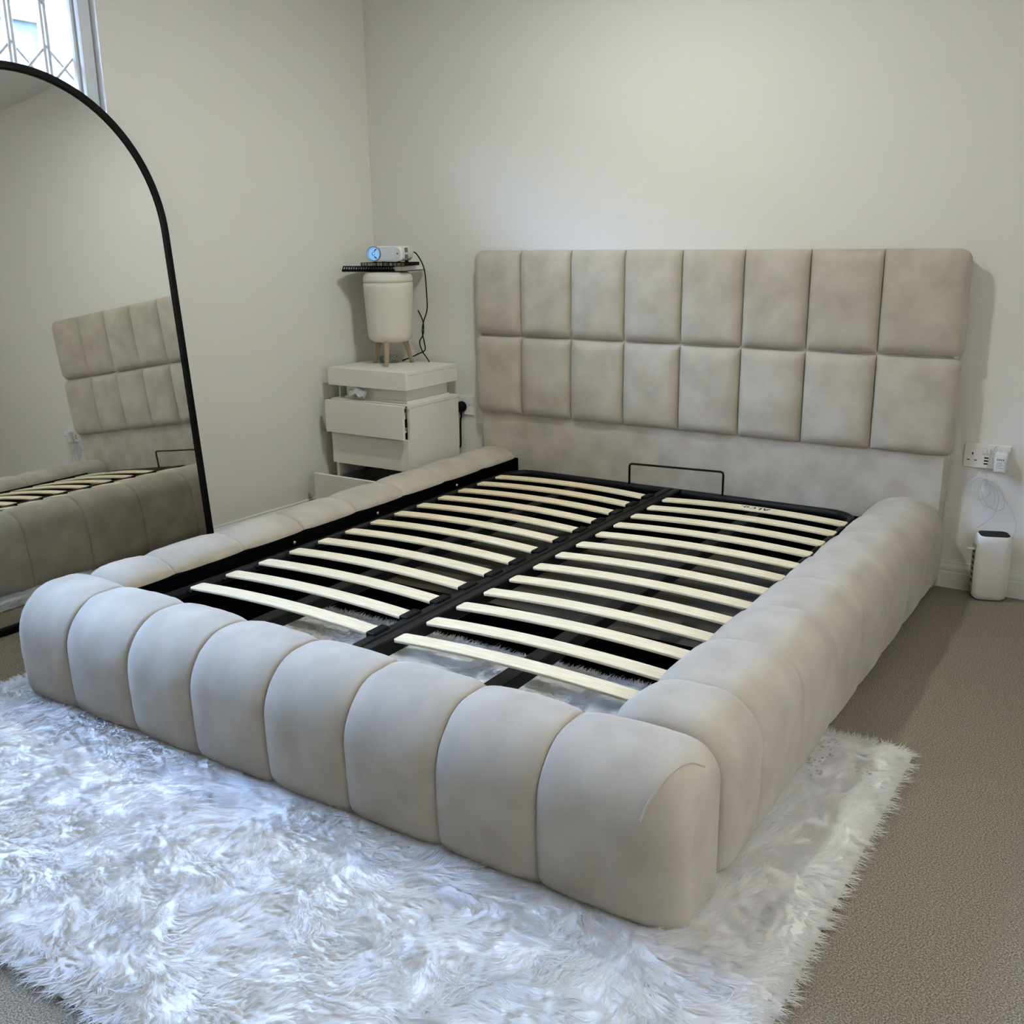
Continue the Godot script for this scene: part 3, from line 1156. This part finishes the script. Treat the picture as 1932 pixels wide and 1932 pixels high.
	prism(st, rrect(-0.073, 0.011, 0.072, 0.065, 0.024, 8), 0.064, 0.0685)
	var gr := obj("front_grille", done(st), plain(Color(0.80, 0.80, 0.80), 0.5), pj)
	for k in 16:
		var gx := -0.018 + k * 0.0042
		st = begin(true)
		box(st, Vector3(gx, 0.016, 0.0684), Vector3(gx + 0.0012, 0.060, 0.0692))
		obj("grille_rib", done(st), M.white_plastic, gr)
	st = begin()
	tube(st, [Vector3(0.058, 0.038, 0.068), Vector3(0.058, 0.038, 0.0692)], 0.003, 10)
	obj("sensor", done(st), M.black, pj)
	# lens: ring, dark barrel, glowing glass
	var tl := Transform3D(Basis(Vector3(1, 0, 0), Vector3(0, 0, 1), Vector3(0, -1, 0)), Vector3(-0.048, 0.038, 0.0))
	st = begin()
	lathe(st, [Vector2(0.0315, 0.062), Vector2(0.0315, 0.078), Vector2(0.030, 0.0795), Vector2(0.0275, 0.0795), Vector2(0.026, 0.077), Vector2(0.0255, 0.068)], Vector3.ZERO, 40, tl)
	obj("lens_ring", done(st), plain(Color(0.55, 0.55, 0.56), 0.3, 0.5), pj)
	st = begin()
	lathe(st, [Vector2(0.0255, 0.071), Vector2(0.018, 0.0755), Vector2(0.009, 0.0775), Vector2(0.0, 0.078)], Vector3.ZERO, 32, tl)
	var lm := plain(Color(0.10, 0.16, 0.25), 0.05)
	lm.emission_enabled = true
	lm.emission = Color(0.62, 0.86, 1.0)
	lm.emission_energy_multiplier = 0.9
	obj("lens", done(st), lm, pj)
	st = begin()
	lathe(st, [Vector2(0.0085, 0.0768), Vector2(0.0085, 0.0782), Vector2(0.0, 0.0786)], Vector3.ZERO, 20, tl)
	obj("lens_core", done(st), plain(Color(0.50, 0.50, 0.54), 0.3), pj)
	for s in [-1, 1]:
		st = begin()
		var arcp := []
		for k in 7:
			var a: float = s * (0.55 + 0.9 * k / 6.0)
			arcp.append(tl * Vector3(0.004 - 0.014 * cos(a) + 0.012, 0.0775, 0.019 * sin(a)))
		tube(st, arcp, 0.0022, 6)
		obj("lens_mark", done(st), M.black, pj)
	var pl := OmniLight3D.new()
	pl.name = "lens_light"
	pl.light_color = Color(0.35, 0.65, 1.0)
	pl.light_energy = 0.004
	pl.light_size = 0.02
	pl.omni_range = 6.0
	pl.omni_attenuation = 2.0
	pl.shadow_enabled = true
	pl.position = Vector3(-0.048, 0.038, 0.092)
	pj.add_child(pl)
	for s in 2:
		st = begin(true)
		cbox(st, Vector3(0.0785, 0.014 + s * 0.028, -0.002), Vector3(0.0812, 0.034 + s * 0.028, 0.034), 0.001)
		obj("side_vent", done(st), M.grey_plastic, pj)
	for p in [Vector3(-0.055, 0, 0.045), Vector3(0.055, 0, 0.045), Vector3(-0.055, 0, -0.05), Vector3(0.055, 0, -0.05)]:
		st = begin()
		tube(st, [p, p + Vector3(0, 0.007, 0)], 0.008, 12)
		obj("rubber_foot", done(st), M.black, pj)
	# its cable, down behind the bin
	st = begin()
	tube(st, smooth_path([Vector3(-0.522, 1.192, -0.168), Vector3(-0.507, 1.183, -0.170), Vector3(-0.487, 1.145, -0.180), Vector3(-0.480, 1.10, -0.190), Vector3(-0.482, 1.0, -0.200), Vector3(-0.487, 0.94, -0.205), Vector3(-0.517, 0.885, -0.215), Vector3(-0.530, 0.84, -0.220), Vector3(-0.524, 0.79, -0.225), Vector3(-0.527, 0.755, -0.230), Vector3(-0.572, 0.735, -0.235), Vector3(-0.622, 0.715, -0.235), Vector3(-0.662, 0.701, -0.230)], 5), 0.0028, 8)
	tag(obj("power_cable", done(st), M.black), "thin black cable looping from the projector down behind the bin", "cable")
	st = begin()
	tube(st, smooth_path([Vector3(-0.550, 0.935, -0.220), Vector3(-0.528, 0.885, -0.225), Vector3(-0.532, 0.83, -0.230), Vector3(-0.562, 0.79, -0.238), Vector3(-0.550, 0.75, -0.240), Vector3(-0.527, 0.72, -0.242), Vector3(-0.514, 0.701, -0.244)], 5), 0.0028, 8)
	tag(obj("cable", done(st), M.black), "second black cable crossing down beside the bin leg to the cabinet top", "cable")

# ------------------------------------------------------------------ sockets, router
func switch_plate(called: String, label: String, at: Vector3) -> Node3D:
	var o := thing(called, label, "socket", at)
	obj("plate", cbox_mesh(Vector3(0, 0, 0), Vector3(0.148, 0.086, 0.011), 0.002), M.white_plastic, o)
	return o

func sockets_and_router():
	var st: SurfaceTool
	# right: double socket with USB ports
	var s := switch_plate("wall_socket", "white double wall socket with USB ports right of the headboard", Vector3(1.780, 0.4515, -0.324))
	for p in [Vector3(0.0285, 0.050, 0), Vector3(0.0165, 0.0275, 0), Vector3(0.0395, 0.0275, 0)]:
		var w := 0.0022 if p.y > 0.04 else 0.0042
		var h := 0.0045 if p.y > 0.04 else 0.0018
		obj("socket_hole", cbox_mesh(Vector3(p.x - w, p.y - h, 0.0085), Vector3(p.x + w, p.y + h, 0.0114), 0.0003), M.dark_gap, s)
	for p in [0.066, 0.081]:
		obj("rocker_switch", cbox_mesh(Vector3(p - 0.006, 0.052, 0.010), Vector3(p + 0.006, 0.074, 0.0145), 0.0015), M.white_plastic, s)
	for y in [0.017, 0.0275, 0.038]:
		obj("usb_port", cbox_mesh(Vector3(0.0665, y - 0.0027, 0.009), Vector3(0.0805, y + 0.0027, 0.0114), 0.0003), M.dark_gap, s)
	# charger plugged into it
	var a := thing("plug_adapter", "white plug-in charger in the right half of the double socket", "charger", Vector3(1.905, 0.452, -0.313))
	st = begin()
	var poly := rrect(-0.022, -0.004, 0.020, 0.068, 0.008, 5)
	var rows := []
	for q in [[0.0, 0.006], [0.0005, 0.0], [0.030, 0.0], [0.034, 0.0015], [0.036, 0.005]]:
		var row := PackedVector3Array()
		for v in poly:
			var e := v - Vector2(-0.001, 0.032)
			row.append(Vector3(-0.001 + e.x * (1 - q[1] / 0.021), 0.032 + e.y * (1 - q[1] / 0.036), q[0]))
		rows.append(row)
	skin(st, rows, true)
	fan(st, rows[0], true)
	fan(st, rows[4])
	obj("body", done(st), M.white_plastic, a)
	obj("label_plate", cbox_mesh(Vector3(-0.016, 0.006, 0.0358), Vector3(0.012, 0.050, 0.0364), 0.0002), M.paper, a)
	for k in 4:
		obj("print_line", cbox_mesh(Vector3(-0.013, 0.012 + k * 0.006, 0.0362), Vector3(0.009 - (k % 2) * 0.006, 0.0135 + k * 0.006, 0.0366), 0.0002), M.grey_plastic, a)
	for k in 4:
		obj("print_mark", cbox_mesh(Vector3(-0.012 + k * 0.006, 0.040, 0.0362), Vector3(-0.009 + k * 0.006, 0.045, 0.0366), 0.0002), M.print_black, a)
	st = begin()
	tube(st, smooth_path([Vector3(1.900, 0.515, -0.285), Vector3(1.893, 0.535, -0.288), Vector3(1.882, 0.535, -0.292), Vector3(1.868, 0.50, -0.298), Vector3(1.860, 0.45, -0.303), Vector3(1.862, 0.425, -0.305)], 5), 0.0016, 6)
	tube(st, smooth_path([Vector3(1.802, 0.390, -0.305), Vector3(1.812, 0.400, -0.306), Vector3(1.825, 0.418, -0.304), Vector3(1.848, 0.421, -0.302), Vector3(1.868, 0.418, -0.300), Vector3(1.838, 0.425, -0.303), Vector3(1.842, 0.440, -0.306), Vector3(1.846, 0.436, -0.307)], 5), 0.0016, 6)
	for q in [[1.850, 0.382, 0.030, 0.040, 0.0], [1.868, 0.365, 0.026, 0.050, 0.3], [1.890, 0.360, 0.032, 0.056, 0.5]]:
		var pts := []
		for k in 24:
			var t := TAU * k / 24
			var v := Vector2(q[2] * cos(t), q[3] * sin(t)).rotated(q[4])
			pts.append(Vector3(q[0] + v.x, q[1] + v.y, -0.306 + 0.006 * sin(t * 2.0 + q[4] * 5.0)))
		tube(st, pts, 0.0016, 6, true)
	tube(st, smooth_path([Vector3(1.866, 0.418, -0.302), Vector3(1.895, 0.398, -0.303), Vector3(1.932, 0.345, -0.306), Vector3(1.956, 0.305, -0.307), Vector3(1.972, 0.270, -0.307), Vector3(1.970, 0.23, -0.307), Vector3(1.955, 0.19, -0.307)], 5), 0.0016, 6)
	tube(st, smooth_path([Vector3(1.866, 0.415, -0.300), Vector3(1.905, 0.368, -0.302), Vector3(1.905, 0.315, -0.304), Vector3(1.892, 0.281, -0.304), Vector3(1.862, 0.250, -0.302), Vector3(1.835, 0.231, -0.298), Vector3(1.822, 0.205, -0.290), Vector3(1.823, 0.178, -0.278), Vector3(1.836, 0.171, -0.268)], 5), 0.0016, 6)
	tag(obj("charging_cable", done(st), M.cable_white), "thin white cable tied in loops hanging below the plug-in charger", "cable")
	# router
	var r := thing("router", "white upright rounded router with black top on the carpet by the wall", "router", Vector3(1.912, 0, -0.262), deg_to_rad(20))
	st = begin()
	var foot := rrect(-0.056, -0.044, 0.056, 0.044, 0.026, 8)
	rows = []
	for q in [[0.002, 0.020], [0.005, 0.010], [0.012, 0.003], [0.022, 0.0], [0.12, -0.0015], [0.215, 0.001], [0.228, 0.003], [0.234, 0.006], [0.2355, 0.009]]:
		var row := PackedVector3Array()
		for v in foot:
			row.append(Vector3(v.x * (1 - q[1] / 0.056), q[0], -v.y * (1 - q[1] / 0.044)))
		rows.append(row)
	skin(st, rows, true)
	fan(st, rows[0], true)
	fan(st, rows[8])
	obj("case", done(st), M.white_plastic, r)
	st = begin(true)
	var topf := rrect(-0.048, -0.036, 0.048, 0.036, 0.020, 6)
	prism(st, topf, 0.2335, 0.2368, Transform3D(Basis(Vector3(1, 0, 0), Vector3(0, 0, -1), Vector3(0, 1, 0)), Vector3.ZERO))
	obj("top_grille", done(st), M.black, r)
	st = begin(true)
	cbox(st, Vector3(-0.0585, 0.022, -0.030), Vector3(-0.0555, 0.198, 0.016), 0.001)
	var strip := obj("port_panel", done(st), plain(Color(0.62, 0.60, 0.56), 0.6), r)
	for k in 6:
		obj("port", cbox_mesh(Vector3(-0.0592, 0.06 + k * 0.021, -0.010), Vector3(-0.0582, 0.072 + k * 0.021, 0.012), 0.0003), M.dark_gap, strip)
	st = begin()
	tube(st, [Vector3(-0.059, 0.180, 0.004), Vector3(-0.074, 0.181, 0.006), Vector3(-0.082, 0.181, 0.007)], 0.0042, 10)
	obj("cable_plug", done(st), M.white_plastic, r)
	# left: socket behind the cabinet with a black plug
	var s2 := switch_plate("wall_socket", "white wall socket with a black plug between cabinet and headboard", Vector3(-0.470, 0.458, -0.324))
	obj("rocker_switch", cbox_mesh(Vector3(0.120, 0.050, 0.010), Vector3(0.129, 0.072, 0.0145), 0.0015), M.white_plastic, s2)
	obj("rocker_switch", cbox_mesh(Vector3(0.132, 0.050, 0.010), Vector3(0.141, 0.072, 0.0145), 0.0015), M.white_plastic, s2)
	var pg := thing("black_plug", "round black three-pin plug in the socket beside the headboard", "plug", Vector3(-0.383, 0.495, -0.313))
	st = begin()
	var tp := Transform3D(Basis(Vector3(1, 0, 0), Vector3(0, 0, 1), Vector3(0, -1, 0)), Vector3.ZERO)
	lathe(st, [Vector2(0.0, 0.0), Vector2(0.024, 0.0), Vector2(0.0255, 0.003), Vector2(0.024, 0.020), Vector2(0.020, 0.026), Vector2(0.0, 0.028)], Vector3.ZERO, 28, tp)
	obj("body", done(st), M.black, pg)
	st = begin()
	tube(st, smooth_path([Vector3(0, -0.022, 0.012), Vector3(0.0, -0.045, 0.012), Vector3(-0.004, -0.06, 0.012), Vector3(-0.007, -0.12, 0.010), Vector3(-0.009, -0.17, 0.008), Vector3(-0.014, -0.19, 0.006), Vector3(-0.03, -0.197, 0.006)], 5), 0.004, 8)
	obj("flex", done(st), M.black, pg)
